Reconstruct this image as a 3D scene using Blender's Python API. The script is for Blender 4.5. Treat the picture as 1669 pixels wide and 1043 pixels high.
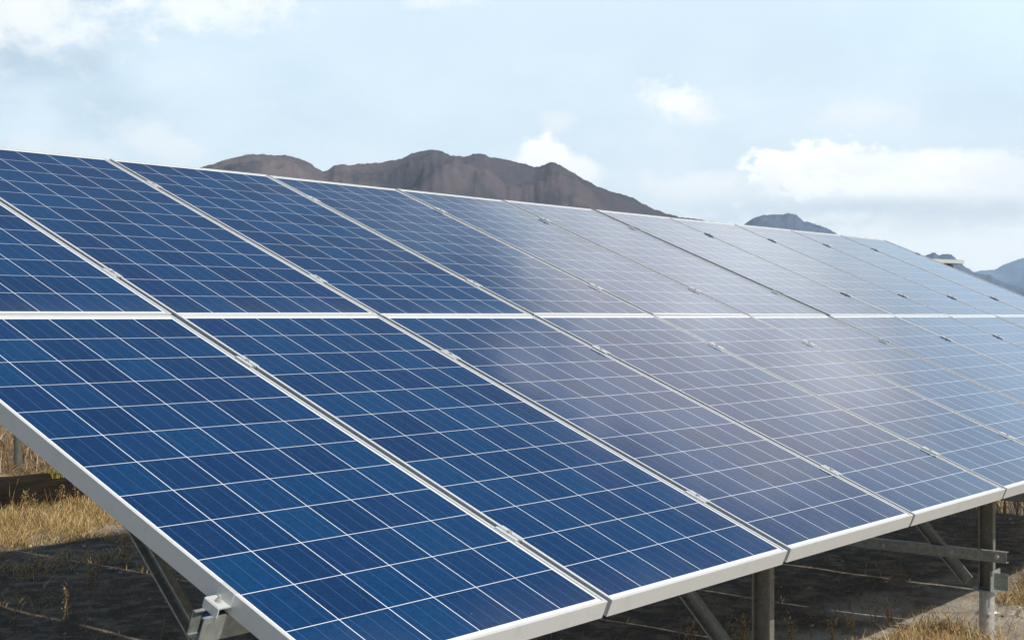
import bpy, math, random
from mathutils import Vector, Matrix, noise
R = math.radians
random.seed(7)
S = bpy.context.scene
for o in list(bpy.data.objects):
    bpy.data.objects.remove(o, do_unlink=True)

# ------------------------------------------------------------------ camera
# world: X along the row of panels, Y up-slope (horizontal), Z up; the array's mid line is y=0, z=1.5
ZA = 1.5
TILT = R(22.568)
CAM = Vector((-2.0169, -3.8758, ZA - 0.0062))
YAW = R(51.539)
cam = bpy.data.cameras.new('camera')
cam.sensor_width = 36.0
cam.lens = 2267.22 / 1669 * 36
cam.clip_start = 0.05
cam.clip_end = 60000
co = bpy.data.objects.new('camera', cam)
S.collection.objects.link(co)
co.location = CAM
co.rotation_euler = (R(90 - 0.1547), 0, -YAW)
S.camera = co

# ------------------------------------------------------------------ exposure
S.view_settings.view_transform = 'Standard'
S.view_settings.look = 'None'
S.view_settings.gamma = 1
S.view_settings.exposure = 0.12
S.cycles.max_bounces = 8
S.cycles.volume_bounces = 3
S.cycles.use_denoising = True

# ------------------------------------------------------------------ sun
SUN_EL = R(43.6)
sun_dir = Vector((0.025, -1.04, 1.0)).normalized()     # towards the sun
sl = bpy.data.lights.new('sun', 'SUN')
sl.energy = 4.4
sl.angle = R(0.5)
sl.color = (1.0, 0.95, 0.87)
so = bpy.data.objects.new('sun', sl)
S.collection.objects.link(so)
so.rotation_euler = sun_dir.to_track_quat('Z', 'Y').to_euler()
so.location = (0, -20, 30)

# ------------------------------------------------------------------ world
def nn(nt, t, **kw):
    n = nt.nodes.new(t)
    for k, v in kw.items():
        setattr(n, k, v)
    return n

def mth(nt, op, a, b=None, c=None, clamp=False):
    n = nt.nodes.new('ShaderNodeMath')
    n.operation = op
    n.use_clamp = clamp
    for i, v in enumerate((a, b, c)):
        if v is None:
            continue
        if isinstance(v, (int, float)):
            n.inputs[i].default_value = v
        else:
            nt.links.new(v, n.inputs[i])
    return n.outputs[0]

def mixc(nt, fac, a, b, blend='MIX'):
    n = nt.nodes.new('ShaderNodeMix')
    n.data_type = 'RGBA'
    n.blend_type = blend
    for s, v in ((n.inputs[0], fac), (n.inputs[6], a), (n.inputs[7], b)):
        if isinstance(v, (int, float)):
            s.default_value = v
        elif isinstance(v, tuple):
            s.default_value = v if len(v) == 4 else (*v, 1)
        else:
            nt.links.new(v, s)
    return n.outputs[2]

def px_az(x):
    return math.degrees(YAW) + math.degrees(math.atan((x - 834.5) / 2267.2))
def px_el(x, y):
    return math.degrees(math.atan((515.4 - y) / math.hypot(2267.2, x - 834.5)))

world = bpy.data.worlds.new('World')
S.world = world
world.use_nodes = True
wt = world.node_tree
wt.nodes.clear()
sky = nn(wt, 'ShaderNodeTexSky', sky_type='NISHITA')
sky.sun_disc = False
sky.sun_elevation = SUN_EL
sky.sun_rotation = math.atan2(sun_dir.x, sun_dir.y)
sky.air_density = 1.0
sky.dust_density = 1.2
sky.ozone_density = 1.0
sky.altitude = 300
tc = nn(wt, 'ShaderNodeTexCoord')
sep = nn(wt, 'ShaderNodeSeparateXYZ')
wt.links.new(tc.outputs['Generated'], sep.inputs[0])
az = mth(wt, 'MULTIPLY', mth(wt, 'ARCTAN2', sep.outputs[0], sep.outputs[1]), 180 / math.pi)
el = mth(wt, 'MULTIPLY', mth(wt, 'ARCSINE', sep.outputs[2]), 180 / math.pi)
cmb = nn(wt, 'ShaderNodeCombineXYZ')
wt.links.new(az, cmb.inputs[0])
wt.links.new(mth(wt, 'MULTIPLY', el, 1.5), cmb.inputs[1])
def wnoise(scale, detail=6, rough=0.55, off=0.0):
    mp = nn(wt, 'ShaderNodeMapping')
    mp.inputs['Location'].default_value = (off, off * 1.7, off)
    wt.links.new(cmb.outputs[0], mp.inputs[0])
    n = nn(wt, 'ShaderNodeTexNoise')
    n.inputs['Scale'].default_value = scale
    n.inputs['Detail'].default_value = detail
    n.inputs['Roughness'].default_value = rough
    wt.links.new(mp.outputs[0], n.inputs['Vector'])
    return n.outputs[0]
n_big = wnoise(0.22, 5, 0.55)
n_fine = wnoise(0.75, 6, 0.6, 13.0)
n_puff = wnoise(1.6, 4, 0.5, 31.0)
# sky as brought to the photograph's pale exposure: the nishita sky thinned with bright high haze
skc = mixc(wt, 1.0, sky.outputs[0], (SKY_T := (0.85, 0.85, 0.85)), 'MULTIPLY')
K = 10.0   # cloud radiances are written for the final picture, the background strength is 1/K
cur = skc
def cloud(cur, a, e, ra, re, col, amt, soft=0.5, namp=0.9, nsrc=None, rot=0.0):
    da = mth(wt, 'SUBTRACT', az, a)
    de = mth(wt, 'SUBTRACT', el, e)
    if rot:
        c, s = math.cos(R(rot)), math.sin(R(rot))
        u = mth(wt, 'ADD', mth(wt, 'MULTIPLY', da, c), mth(wt, 'MULTIPLY', de, s))
        v = mth(wt, 'SUBTRACT', mth(wt, 'MULTIPLY', de, c), mth(wt, 'MULTIPLY', da, s))
    else:
        u, v = da, de
    u = mth(wt, 'DIVIDE', u, ra)
    v = mth(wt, 'DIVIDE', v, re)
    d = mth(wt, 'SQRT', mth(wt, 'ADD', mth(wt, 'MULTIPLY', u, u), mth(wt, 'MULTIPLY', v, v)))
    ns = mth(wt, 'MULTIPLY', mth(wt, 'SUBTRACT', nsrc or n_fine, 0.5), namp * 2)
    m = mth(wt, 'ADD', mth(wt, 'SUBTRACT', 1.0, d), ns)
    mr = nn(wt, 'ShaderNodeMapRange', interpolation_type='SMOOTHSTEP')
    wt.links.new(m, mr.inputs[0])
    mr.inputs[1].default_value = 0.0
    mr.inputs[2].default_value = soft
    mr.inputs[3].default_value = 0.0
    mr.inputs[4].default_value = amt
    return mixc(wt, mr.outputs[0], cur, tuple(c * K for c in col))
# a broad bright veil of thin high cloud fills the north-east; the rest of the sky is clear and deeper blue
cur = cloud(cur, 62.0, 3.0, 52.0, 27.0, (0.865, 1.02, 1.13), 0.95, soft=0.55, namp=0.25, nsrc=n_big)
cur = cloud(cur, 62.0, -3.0, 70.0, 15.0, (1.62, 1.62, 1.60), 0.9, soft=0.9, namp=0.25, nsrc=n_big)
def cpx(cur, x, y, w, h, col, amt, **kw):
    return cloud(cur, px_az(x), px_el(x, y), w / 2267 * 57.3, h / 2267 * 57.3, col, amt, **kw)
WHT = (1.55, 1.49, 1.42)
PAL = (1.25, 1.23, 1.20)
GRY = (1.12, 1.15, 1.19)
cur = cpx(cur, 40, 10, 230, 110, PAL, 0.8, soft=0.9)
cur = cpx(cur, 340, 0, 190, 60, PAL, 0.75, soft=0.8)
cur = cpx(cur, 260, 235, 130, 42, PAL, 0.7, soft=0.9, rot=-22)
cur = cpx(cur, 90, 245, 160, 30, PAL, 0.5, soft=0.9)
cur = cpx(cur, 720, -10, 140, 26, PAL, 0.6, soft=0.9)
cur = cpx(cur, 1112, 172, 82, 46, PAL, 0.9, soft=0.9, namp=0.9, nsrc=n_fine, rot=-20)
cur = cpx(cur, 1105, 168, 66, 34, WHT, 0.75, soft=1.0, namp=1.0, nsrc=n_puff, rot=-16)
cur = cpx(cur, 1415, 185, 95, 34, PAL, 0.8, soft=0.9)
cur = cpx(cur, 912, 202, 38, 26, PAL, 0.7, soft=0.9)
cur = cpx(cur, 885, 262, 52, 46, WHT, 1.0, soft=0.35, namp=0.35, nsrc=n_puff)
cur = cpx(cur, 930, 285, 60, 40, WHT, 0.9, soft=0.5, namp=0.3, nsrc=n_puff)
cur = cpx(cur, 1500, 405, 560, 90, (2.05, 1.96, 1.84), 1.0, soft=0.7, namp=0.6, nsrc=n_puff)
cur = cpx(cur, 1540, 330, 340, 64, (1.62, 1.57, 1.50), 0.9, soft=0.7, namp=0.5)
cur = cpx(cur, 1160, 305, 140, 34, WHT, 0.8, soft=0.8)
cur = cpx(cur, 1330, 280, 130, 52, (1.8, 1.73, 1.64), 0.95, soft=0.4, namp=0.8, nsrc=n_puff)
cur = cpx(cur, 1500, 285, 210, 48, (1.8, 1.73, 1.64), 0.95, soft=0.6, namp=0.5)
cur = cpx(cur, 1400, 268, 120, 30, WHT, 0.8, soft=0.6, namp=0.8, nsrc=n_puff)
cur = cpx(cur, 1620, 275, 110, 34, WHT, 0.8, soft=0.6, namp=0.6, nsrc=n_puff)
cur = cpx(cur, 1255, 300, 34, 50, WHT, 0.7, soft=0.8, namp=0.5, nsrc=n_puff)
cur = cpx(cur, 1400, 337, 280, 20, GRY, 0.8, soft=1.0, namp=0.7)
cur = cpx(cur, 1560, 345, 170, 18, GRY, 0.55, soft=1.0, namp=0.7)
cur = cpx(cur, 1030, 207, 36, 14, GRY, 0.35, soft=1.0)
# the cloud bank overhead to the east that the glass mirrors
cur = cloud(cur, 78.0, 13.0, 17.0, 9.0, (0.92, 1.14, 1.34), 0.9, soft=0.9, namp=0.4, nsrc=n_big)
cur = cloud(cur, 69.3, 21.6, 11.6, 7.0, (0.98, 0.92, 0.94), 0.97, soft=0.50, namp=0.30, nsrc=n_big, rot=-9)
cur = cloud(cur, 58.5, 20.2, 9.0, 4.2, (1.25, 1.28, 1.30), 0.9, soft=1.0, namp=0.4, nsrc=n_big, rot=-8)
cur = cloud(cur, 67.0, 19.0, 11.0, 5.2, (1.52, 1.57, 1.61), 0.97, soft=1.0, namp=0.5, nsrc=n_big)
cur = cloud(cur, 61.6, 23.2, 3.6, 2.2, (1.5, 1.45, 1.42), 0.4, soft=1.0, namp=0.9)
cur = cloud(cur, 62.6, 27.4, 3.0, 1.5, (1.5, 1.4, 1.4), 0.55, soft=1.0, namp=0.6)
cur = cloud(cur, 73.2, 19.7, 3.0, 1.9, (1.95, 1.9, 1.88), 0.5, soft=1.0, namp=0.6)
cur = cloud(cur, 66.8, 21.2, 3.4, 1.2, (1.8, 1.75, 1.72), 0.5, soft=1.0, namp=0.8)
bg = nn(wt, 'ShaderNodeBackground')
wt.links.new(cur, bg.inputs[0])
bg.inputs[1].default_value = 1.0 / K
wo = nn(wt, 'ShaderNodeOutputWorld')
wt.links.new(bg.outputs[0], wo.inputs[0])

# ------------------------------------------------------------------ helpers
def tag(o, label=None, cat=None, group=None, kind=None):
    if label: o['label'] = label
    if cat: o['category'] = cat
    if group: o['group'] = group
    if kind: o['kind'] = kind
    return o

def empty(name, loc, rot=(0, 0, 0)):
    o = bpy.data.objects.new(name, None)
    o.empty_display_size = 0.1
    S.collection.objects.link(o)
    o.location = loc
    o.rotation_euler = rot
    return o

class MB:
    def __init__(s):
        s.v, s.f, s.m = [], [], []
    def face(s, idx, m=0):
        s.f.append(idx); s.m.append(m)
    def box(s, x0, x1, y0, y1, z0, z1, m=0):
        b = len(s.v)
        s.v += [(x, y, z) for z in (z0, z1) for y in (y0, y1) for x in (x0, x1)]
        for q in ((0, 2, 3, 1), (4, 5, 7, 6), (0, 1, 5, 4), (2, 6, 7, 3), (0, 4, 6, 2), (1, 3, 7, 5)):
            s.face(tuple(b + i for i in q), m)
    def extrude(s, prof, axis, a0, a1, m=0, M=None):
        """closed profile of 2-D points; extruded along a local axis; n-gon ends triangulated by strips of the wall"""
        n = len(prof)
        b = len(s.v)
        def P(p, t):
            q = {'x': (t, p[0], p[1]), 'y': (p[0], t, p[1]), 'z': (p[0], p[1], t)}[axis]
            return tuple(M @ Vector(q)) if M else q
        s.v += [P(p, a0) for p in prof] + [P(p, a1) for p in prof]
        for i in range(n):
            j = (i + 1) % n
            s.face((b + i, b + j, b + n + j, b + n + i), m)
        s.face(tuple(b + i for i in reversed(range(n))), m)
        s.face(tuple(b + n + i for i in range(n)), m)
    def cyl(s, c, r0, r1, h, n=20, m=0, axis='z', M=None, cap=True):
        b = len(s.v)
        for k, (t, r) in enumerate(((0, r0), (h, r1))):
            for i in range(n):
                a = 2 * math.pi * i / n
                p = (r * math.cos(a), r * math.sin(a), t)
                if axis == 'x': p = (p[2], p[0], p[1])
                if axis == 'y': p = (p[0], p[2], p[1])
                p = Vector(p) + Vector(c)
                s.v.append(tuple(M @ p) if M else tuple(p))
        for i in range(n):
            j = (i + 1) % n
            s.face((b + i, b + j, b + n + j, b + n + i), m)
        if cap:
            s.face(tuple(b + i for i in reversed(range(n))), m)
            s.face(tuple(b + n + i for i in range(n)), m)
    def build(s, name, mats, parent=None, smooth=False, bevel=0):
        me = bpy.data.meshes.new(name)
        me.from_pydata(s.v, [], s.f)
        if not isinstance(mats, (list, tuple)): mats = [mats]
        for m in mats: me.materials.append(m)
        if len(mats) > 1:
            me.polygons.foreach_set('material_index', s.m)
        if smooth:
            me.polygons.foreach_set('use_smooth', [True] * len(me.polygons))
        me.update()
        import bmesh
        bm = bmesh.new(); bm.from_mesh(me)
        bmesh.ops.recalc_face_normals(bm, faces=bm.faces)
        if bevel:
            bmesh.ops.remove_doubles(bm, verts=bm.verts, dist=1e-6)
            es = [e for e in bm.edges if len(e.link_faces) == 2 and e.calc_face_angle(0) > 0.6]
            bmesh.ops.bevel(bm, geom=es, offset=bevel, segments=1, affect='EDGES', clamp_overlap=True)
        bm.to_mesh(me); bm.free()
        o = bpy.data.objects.new(name, me)
        S.collection.objects.link(o)
        if parent: o.parent = parent
        return o

def copy_tree(o, parent=None):
    c = o.copy()
    S.collection.objects.link(c)
    if parent is not None: c.parent = parent
    for ch in [x for x in bpy.data.objects if x.parent == o]:
        copy_tree(ch, c)
    return c

# ------------------------------------------------------------------ materials
def mat(name):
    m = bpy.data.materials.new(name)
    m.use_nodes = True
    nt = m.node_tree
    return m, nt, nt.nodes['Principled BSDF']

def tnoise(nt, coord, scale, detail=5, rough=0.55, dist=0.0):
    n = nt.nodes.new('ShaderNodeTexNoise')
    n.inputs['Scale'].default_value = scale
    n.inputs['Detail'].default_value = detail
    n.inputs['Roughness'].default_value = rough
    n.inputs['Distortion'].default_value = dist
    nt.links.new(coord, n.inputs['Vector'])
    return n.outputs[0]

def ramp(nt, fac, stops):
    r = nt.nodes.new('ShaderNodeValToRGB')
    e = r.color_ramp.elements
    while len(e) < len(stops): e.new(0.5)
    for i, (p, c) in enumerate(stops):
        e[i].position = p
        e[i].color = (*c, 1) if len(c) == 3 else c
    nt.links.new(fac, r.inputs[0])
    return r.outputs[0]

def mrange(nt, v, a, b, c=0.0, d=1.0):
    n = nt.nodes.new('ShaderNodeMapRange')
    nt.links.new(v, n.inputs[0])
    for i, x in enumerate((a, b, c, d)): n.inputs[i + 1].default_value = x
    return n.outputs[0]

def bump(nt, h, strength, dist, bs):
    b = nt.nodes.new('ShaderNodeBump')
    b.inputs['Strength'].default_value = strength
    b.inputs['Distance'].default_value = dist
    nt.links.new(h, b.inputs['Height'])
    nt.links.new(b.outputs[0], bs.inputs['Normal'])

CELL = 0.159
def cells_mat():
    m, nt, bs = mat('solar_cells')
    tc = nt.nodes.new('ShaderNodeTexCoord')
    sp = nt.nodes.new('ShaderNodeSeparateXYZ')
    nt.links.new(tc.outputs['Object'], sp.inputs[0])
    cx = mth(nt, 'ADD', mth(nt, 'DIVIDE', sp.outputs[0], CELL), 3.0)
    cy = mth(nt, 'ADD', mth(nt, 'DIVIDE', sp.outputs[1], CELL), 6.0)
    ix = mth(nt, 'FLOOR', cx); iy = mth(nt, 'FLOOR', cy)
    fx = mth(nt, 'FRACT', cx); fy = mth(nt, 'FRACT', cy)
    ex = mth(nt, 'ABSOLUTE', mth(nt, 'SUBTRACT', fx, 0.5))
    ey = mth(nt, 'ABSOLUTE', mth(nt, 'SUBTRACT', fy, 0.5))
    lx = mth(nt, 'GREATER_THAN', ex, 0.5 - 0.00135 / CELL)
    ly = mth(nt, 'GREATER_THAN', ey, 0.5 - 0.00105 / CELL)
    ox = mth(nt, 'GREATER_THAN', mth(nt, 'ABSOLUTE', sp.outputs[0]), CELL * 3 - 0.0012)
    oy = mth(nt, 'GREATER_THAN', mth(nt, 'ABSOLUTE', sp.outputs[1]), CELL * 6 - 0.0012)
    white = mth(nt, 'MAXIMUM', mth(nt, 'MAXIMUM', lx, ly), mth(nt, 'MAXIMUM', ox, oy))
    # three ribbons in every cell
    b3 = mth(nt, 'ABSOLUTE', mth(nt, 'SUBTRACT', mth(nt, 'FRACT', mth(nt, 'MULTIPLY', fx, 3.0)), 0.5))
    bus = mth(nt, 'LESS_THAN', b3, 0.0011 / CELL * 3)
    # string ribbons across the top and bottom margins
    # per cell tint
    oi = nt.nodes.new('ShaderNodeObjectInfo')
    cb = nt.nodes.new('ShaderNodeCombineXYZ')
    nt.links.new(ix, cb.inputs[0]); nt.links.new(iy, cb.inputs[1])
    nt.links.new(mth(nt, 'MULTIPLY', oi.outputs['Random'], 97.0), cb.inputs[2])
    wn = nt.nodes.new('ShaderNodeTexWhiteNoise')
    nt.links.new(cb.outputs[0], wn.inputs[0])
    tint = ramp(nt, wn.outputs['Value'], [(0.0, (0.0014, 0.024, 0.088)), (0.35, (0.0008, 0.032, 0.110)), (0.65, (0.0008, 0.041, 0.128)), (0.85, (0.0024, 0.026, 0.100)), (1.0, (0.0010, 0.036, 0.118))])
    # polycrystalline grains
    ad = nt.nodes.new('ShaderNodeVectorMath'); ad.operation = 'ADD'
    nt.links.new(tc.outputs['Object'], ad.inputs[0])
    sc = nt.nodes.new('ShaderNodeVectorMath'); sc.operation = 'SCALE'
    nt.links.new(wn.outputs['Color'], sc.inputs[0]); sc.inputs['Scale'].default_value = 5.0
    nt.links.new(sc.outputs[0], ad.inputs[1])
    vo = nt.nodes.new('ShaderNodeTexVoronoi')
    vo.inputs['Scale'].default_value = 110
    nt.links.new(ad.outputs[0], vo.inputs['Vector'])
    sv = nt.nodes.new('ShaderNodeSeparateColor')
    nt.links.new(vo.outputs['Color'], sv.inputs[0])
    gr = mrange(nt, sv.outputs[0], 0, 1, 0.86, 1.15)
    vo2 = nt.nodes.new('ShaderNodeVectorMath'); vo2.operation = 'SCALE'
    nt.links.new(tint, vo2.inputs[0]); nt.links.new(gr, vo2.inputs['Scale'])
    # faint darker cell rim
    c1 = mixc(nt, bus, vo2.outputs[0], (0.040, 0.095, 0.20))
    c2 = mixc(nt, white, c1, (0.84, 0.87, 0.90))
    # thin dust film, patchy, gathered along the lower edge of the glass
    adl = nt.nodes.new('ShaderNodeVectorMath'); adl.operation = 'ADD'
    nt.links.new(tc.outputs['Object'], adl.inputs[0]); nt.links.new(oi.outputs['Location'], adl.inputs[1])
    mps = nt.nodes.new('ShaderNodeMapping'); mps.inputs['Scale'].default_value = (7.0, 0.7, 1.0)
    nt.links.new(adl.outputs[0], mps.inputs[0])
    streak = tnoise(nt, mps.outputs[0], 4.0, 5, 0.6)
    dn = tnoise(nt, adl.outputs[0], 3.0, 6, 0.6)
    low = mrange(nt, sp.outputs[1], -0.955, -0.80, 1.0, 0.0)
    dust = mth(nt, 'MULTIPLY', mth(nt, 'ADD', mth(nt, 'MULTIPLY', low, 0.04), 0.003), mrange(nt, dn, 0.35, 0.7, 0.4, 1.6))
    spk = tnoise(nt, adl.outputs[0], 46, 2, 0.5)
    dust = mth(nt, 'ADD', mth(nt, 'ADD', dust, mrange(nt, streak, 0.60, 0.80, 0.0, 0.030)), mrange(nt, spk, 0.79, 0.83, 0.0, 0.30), clamp=True)
    c3 = mixc(nt, dust, c2, (0.42, 0.38, 0.36))
    nt.links.new(c3, bs.inputs['Base Color'])
    bs.inputs['IOR'].default_value = 1.5
    rg = mrange(nt, dn, 0.3, 0.7, 0.05, 0.10)
    nt.links.new(rg, bs.inputs['Roughness'])
    wv = tnoise(nt, tc.outputs['Object'], 2.2, 2, 0.4)
    bump(nt, wv, 0.2, 0.003, bs)
    return m

def alu_mat(name, base, rough=0.42, metal=0.35, dirt=0.25, scale=9.0):
    m, nt, bs = mat(name)
    tc = nt.nodes.new('ShaderNodeTexCoord')
    mp = nt.nodes.new('ShaderNodeMapping'); mp.inputs['Scale'].default_value = (1, 1, 1)
    nt.links.new(tc.outputs['Object'], mp.inputs[0])
    oi = nt.nodes.new('ShaderNodeObjectInfo')
    ad = nt.nodes.new('ShaderNodeVectorMath'); ad.operation = 'ADD'
    nt.links.new(mp.outputs[0], ad.inputs[0])
    nt.links.new(oi.outputs['Location'], ad.inputs[1])
    n = tnoise(nt, ad.outputs[0], scale, 7, 0.65)
    n2 = tnoise(nt, ad.outputs[0], scale * 9, 4, 0.7)
    f = mth(nt, 'MULTIPLY', mrange(nt, n, 0.52, 0.75), dirt)
    f2 = mth(nt, 'MULTIPLY', mrange(nt, n2, 0.62, 0.72), dirt * 0.9)
    c = mixc(nt, f, base, tuple(b * 0.62 for b in base))
    c = mixc(nt, f2, c, (base[0] * 0.55, base[1] * 0.5, base[2] * 0.42))
    nt.links.new(c, bs.inputs['Base Color'])
    bs.inputs['Metallic'].default_value = metal
    nt.links.new(mrange(nt, n, 0.3, 0.8, rough - 0.06, rough + 0.14), bs.inputs['Roughness'])
    bump(nt, n2, 0.08, 0.0005, bs)
    return m

def galv_mat(name, base, rust=0.12):
    m, nt, bs = mat(name)
    tc = nt.nodes.new('ShaderNodeTexCoord')
    vo = nt.nodes.new('ShaderNodeTexVoronoi'); vo.inputs['Scale'].default_value = 70
    nt.links.new(tc.outputs['Object'], vo.inputs['Vector'])
    sv = nt.nodes.new('ShaderNodeSeparateColor'); nt.links.new(vo.outputs['Color'], sv.inputs[0])
    sp = mrange(nt, sv.outputs[0], 0, 1, 0.82, 1.15)
    n = tnoise(nt, tc.outputs['Object'], 14, 7, 0.65)
    s = nt.nodes.new('ShaderNodeVectorMath'); s.operation = 'SCALE'
    s.inputs[0].default_value = base; nt.links.new(sp, s.inputs['Scale'])
    c = mixc(nt, mrange(nt, n, 0.5, 0.72, 0, 0.35), s.outputs[0], tuple(b * 0.6 for b in base))
    n3 = tnoise(nt, tc.outputs['Object'], 32, 5, 0.7)
    c = mixc(nt, mth(nt, 'MULTIPLY', mrange(nt, n3, 0.6, 0.7), rust), c, (0.20, 0.085, 0.03))
    nt.links.new(c, bs.inputs['Base Color'])
    bs.inputs['Metallic'].default_value = 0.45
    nt.links.new(mrange(nt, n, 0.3, 0.7, 0.38, 0.6), bs.inputs['Roughness'])
    bump(nt, n, 0.1, 0.001, bs)
    return m

M = {}
M['cells'] = cells_mat()
M['back'] = alu_mat('backsheet', (0.72, 0.72, 0.70), 0.6, 0.0, 0.1)
M['frame'] = alu_mat('anodised_frame', (0.72, 0.72, 0.70), 0.42, 0.25, 0.35)
M['clamp'] = alu_mat('clamp_metal', (0.68, 0.69, 0.67), 0.38, 0.25, 0.4, 30)
M['bolt'] = galv_mat('bolt_steel', (0.55, 0.55, 0.53), 0.1)
M['galv'] = galv_mat('galvanised_steel', (0.34, 0.37, 0.345), 0.35)
M['galv2'] = galv_mat('weathered_steel', (0.33, 0.33, 0.30), 0.12)
M['pile'] = galv_mat('pile_steel', (0.50, 0.50, 0.47), 0.2)
M['post'] = galv_mat('post_steel', (0.25, 0.235, 0.20), 0.15)
mm, nt_, bs_ = mat('blue_plastic'); bs_.inputs['Base Color'].default_value = (0.01, 0.12, 0.45, 1); bs_.inputs['Roughness'].default_value = 0.4
M['blue'] = mm

# ------------------------------------------------------------------ terrain
def sstep(a, b, t):
    t = max(0.0, min(1.0, (t - a) / (b - a)))
    return t * t * (3 - 2 * t)
EDGE_Y = 5.95
def edge_y(x):
    return EDGE_Y + 0.10 * math.sin(x * 0.9) + 0.03 * (x - 4)
def terrain(x, y):
    z = 0.0
    z -= 0.10 * sstep(1.0, 4.0, x) * (1 - sstep(0.0, 2.5, y))
    z -= 0.55 * sstep(8.6, 13.5, x) * (1 - sstep(20, 60, y))
    e = edge_y(x)
    z += 0.24 * sstep(e + 0.04, e + 0.22, y)
    z += 0.022 * max(0.0, min(y - e - 0.2, 45.0))
    r = math.hypot(x + 2, y + 4)
    am = 0.02 + 0.25 * sstep(40, 400, r)
    z += am * (noise.noise(Vector((x * 0.9, y * 0.9, 3.1))) * 0.8 + 0.5 * noise.noise(Vector((x * 2.7, y * 2.7, 9.0)))) if r < 60 else 0
    if r >= 60:
        z += 2.5 * sstep(60, 500, r) * noise.noise(Vector((x * 0.004, y * 0.004, 1.0)))
    return z

def grid_ground():
    # one sheet: fine near the array, coarser outwards, reaching the horizon
    def axis(lo, hi, step):
        c = []
        t = lo
        while t <= hi + 1e-6:
            c.append(t); t += step
        g = step; a = c[0]; left = []
        while a > -5800:
            g *= 1.16; a -= g; left.append(a)
        g = step; b = c[-1]; right = []
        while b < 8800:
            g *= 1.16; b += g; right.append(b)
        return left[::-1] + c + right
    xs = axis(-3.0, 14.0, 0.07)
    ys = axis(-4.5, 8.0, 0.06)
    nx, ny = len(xs), len(ys)
    v = [(x, y, terrain(x, y)) for y in ys for x in xs]
    f = [(j * nx + i, j * nx + i + 1, (j + 1) * nx + i + 1, (j + 1) * nx + i) for j in range(ny - 1) for i in range(nx - 1)]
    me = bpy.data.meshes.new('ground'); me.from_pydata(v, [], f)
    me.polygons.foreach_set('use_smooth', [True] * len(me.polygons)); me.update()
    o = bpy.data.objects.new('ground', me); S.collection.objects.link(o)
    m, nt, bs = mat('dry_soil')
    g = nt.nodes.new('ShaderNodeNewGeometry')
    P = g.outputs['Position']
    n1 = tnoise(nt, P, 0.9, 8, 0.62, 0.6)
    n2 = tnoise(nt, P, 7, 8, 0.7)
    n3 = tnoise(nt, P, 60, 5, 0.7)
    soil = ramp(nt, n2, [(0.25, (0.20, 0.165, 0.12)), (0.5, (0.36, 0.32, 0.26)), (0.72, (0.50, 0.46, 0.39))])
    # pale hard crust, cracked into plates
    wv = nt.nodes.new('ShaderNodeVectorMath'); wv.operation = 'ADD'
    ns = nt.nodes.new('ShaderNodeTexNoise'); ns.inputs['Scale'].default_value = 2.2
    nt.links.new(P, ns.inputs['Vector'])
    sc = nt.nodes.new('ShaderNodeVectorMath'); sc.operation = 'SCALE'; sc.inputs['Scale'].default_value = 0.35
    nt.links.new(ns.outputs['Color'], sc.inputs[0])
    nt.links.new(P, wv.inputs[0]); nt.links.new(sc.outputs[0], wv.inputs[1])
    vo = nt.nodes.new('ShaderNodeTexVoronoi'); vo.feature = 'DISTANCE_TO_EDGE'; vo.inputs['Scale'].default_value = 1.1
    nt.links.new(wv.outputs[0], vo.inputs['Vector'])
    crack = mth(nt, 'MULTIPLY', mrange(nt, vo.outputs['Distance'], 0.0, 0.03, 1.0, 0.0), mrange(nt, n2, 0.42, 0.58))
    crust = ramp(nt, n1, [(0.3, (0.52, 0.48, 0.42)), (0.6, (0.70, 0.66, 0.59))])
    crust = mixc(nt, mrange(nt, n3, 0.42, 0.62, 0, 0.5), crust, (0.20, 0.165, 0.12))
    crust = mixc(nt, mrange(nt, n2, 0.5, 0.62, 0, 0.6), crust, (0.30, 0.25, 0.18))
    crust = mixc(nt, mth(nt, 'MULTIPLY', crack, 0.8), crust, (0.06, 0.05, 0.035))
    f_ = mrange(nt, mth(nt, 'ADD', n1, mth(nt, 'MULTIPLY', n2, 0.35)), 0.60, 0.68)
    col = mixc(nt, f_, crust, soil)
    # shade of the array painted into the soil as a darker tone
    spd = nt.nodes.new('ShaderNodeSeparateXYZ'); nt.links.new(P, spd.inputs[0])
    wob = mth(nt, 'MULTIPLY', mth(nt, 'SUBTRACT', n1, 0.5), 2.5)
    array_shade = mth(nt, 'MULTIPLY', mrange(nt, mth(nt, 'ADD', spd.outputs[1], wob), -1.0, -0.5), mrange(nt, mth(nt, 'ADD', spd.outputs[1], wob), 4.6, 4.0))
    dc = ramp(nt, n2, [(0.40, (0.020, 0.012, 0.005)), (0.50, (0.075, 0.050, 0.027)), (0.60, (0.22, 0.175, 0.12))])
    col = mixc(nt, mth(nt, 'MULTIPLY', array_shade, 0.88), col, dc)
    # far away: dry fields and scrub
    ln = nt.nodes.new('ShaderNodeVectorMath'); ln.operation = 'LENGTH'; nt.links.new(P, ln.inputs[0])
    spg = nt.nodes.new('ShaderNodeSeparateXYZ'); nt.links.new(P, spg.inputs[0])
    bounce_cut = mrange(nt, mth(nt, 'ADD', spg.outputs[1], mth(nt, 'MULTIPLY', n1, 1.2)), -2.9, -2.0, 1.0, 0.0)  # unseen ground in front, darkened to cut light bounced under the array
    far = mth(nt, 'MAXIMUM', mrange(nt, ln.outputs['Value'], 9, 18), bounce_cut)
    fn = tnoise(nt, P, 0.03, 6, 0.6)
    field = ramp(nt, fn, [(0.35, (0.06, 0.055, 0.03)), (0.5, (0.12, 0.10, 0.06)), (0.65, (0.055, 0.065, 0.03))])
    col = mixc(nt, far, col, field)
    # the bank behind: brown leaf litter
    spx = nt.nodes.new('ShaderNodeSeparateXYZ'); nt.links.new(P, spx.inputs[0])
    bank = mrange(nt, spx.outputs[1], 5.9, 6.1)
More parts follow.
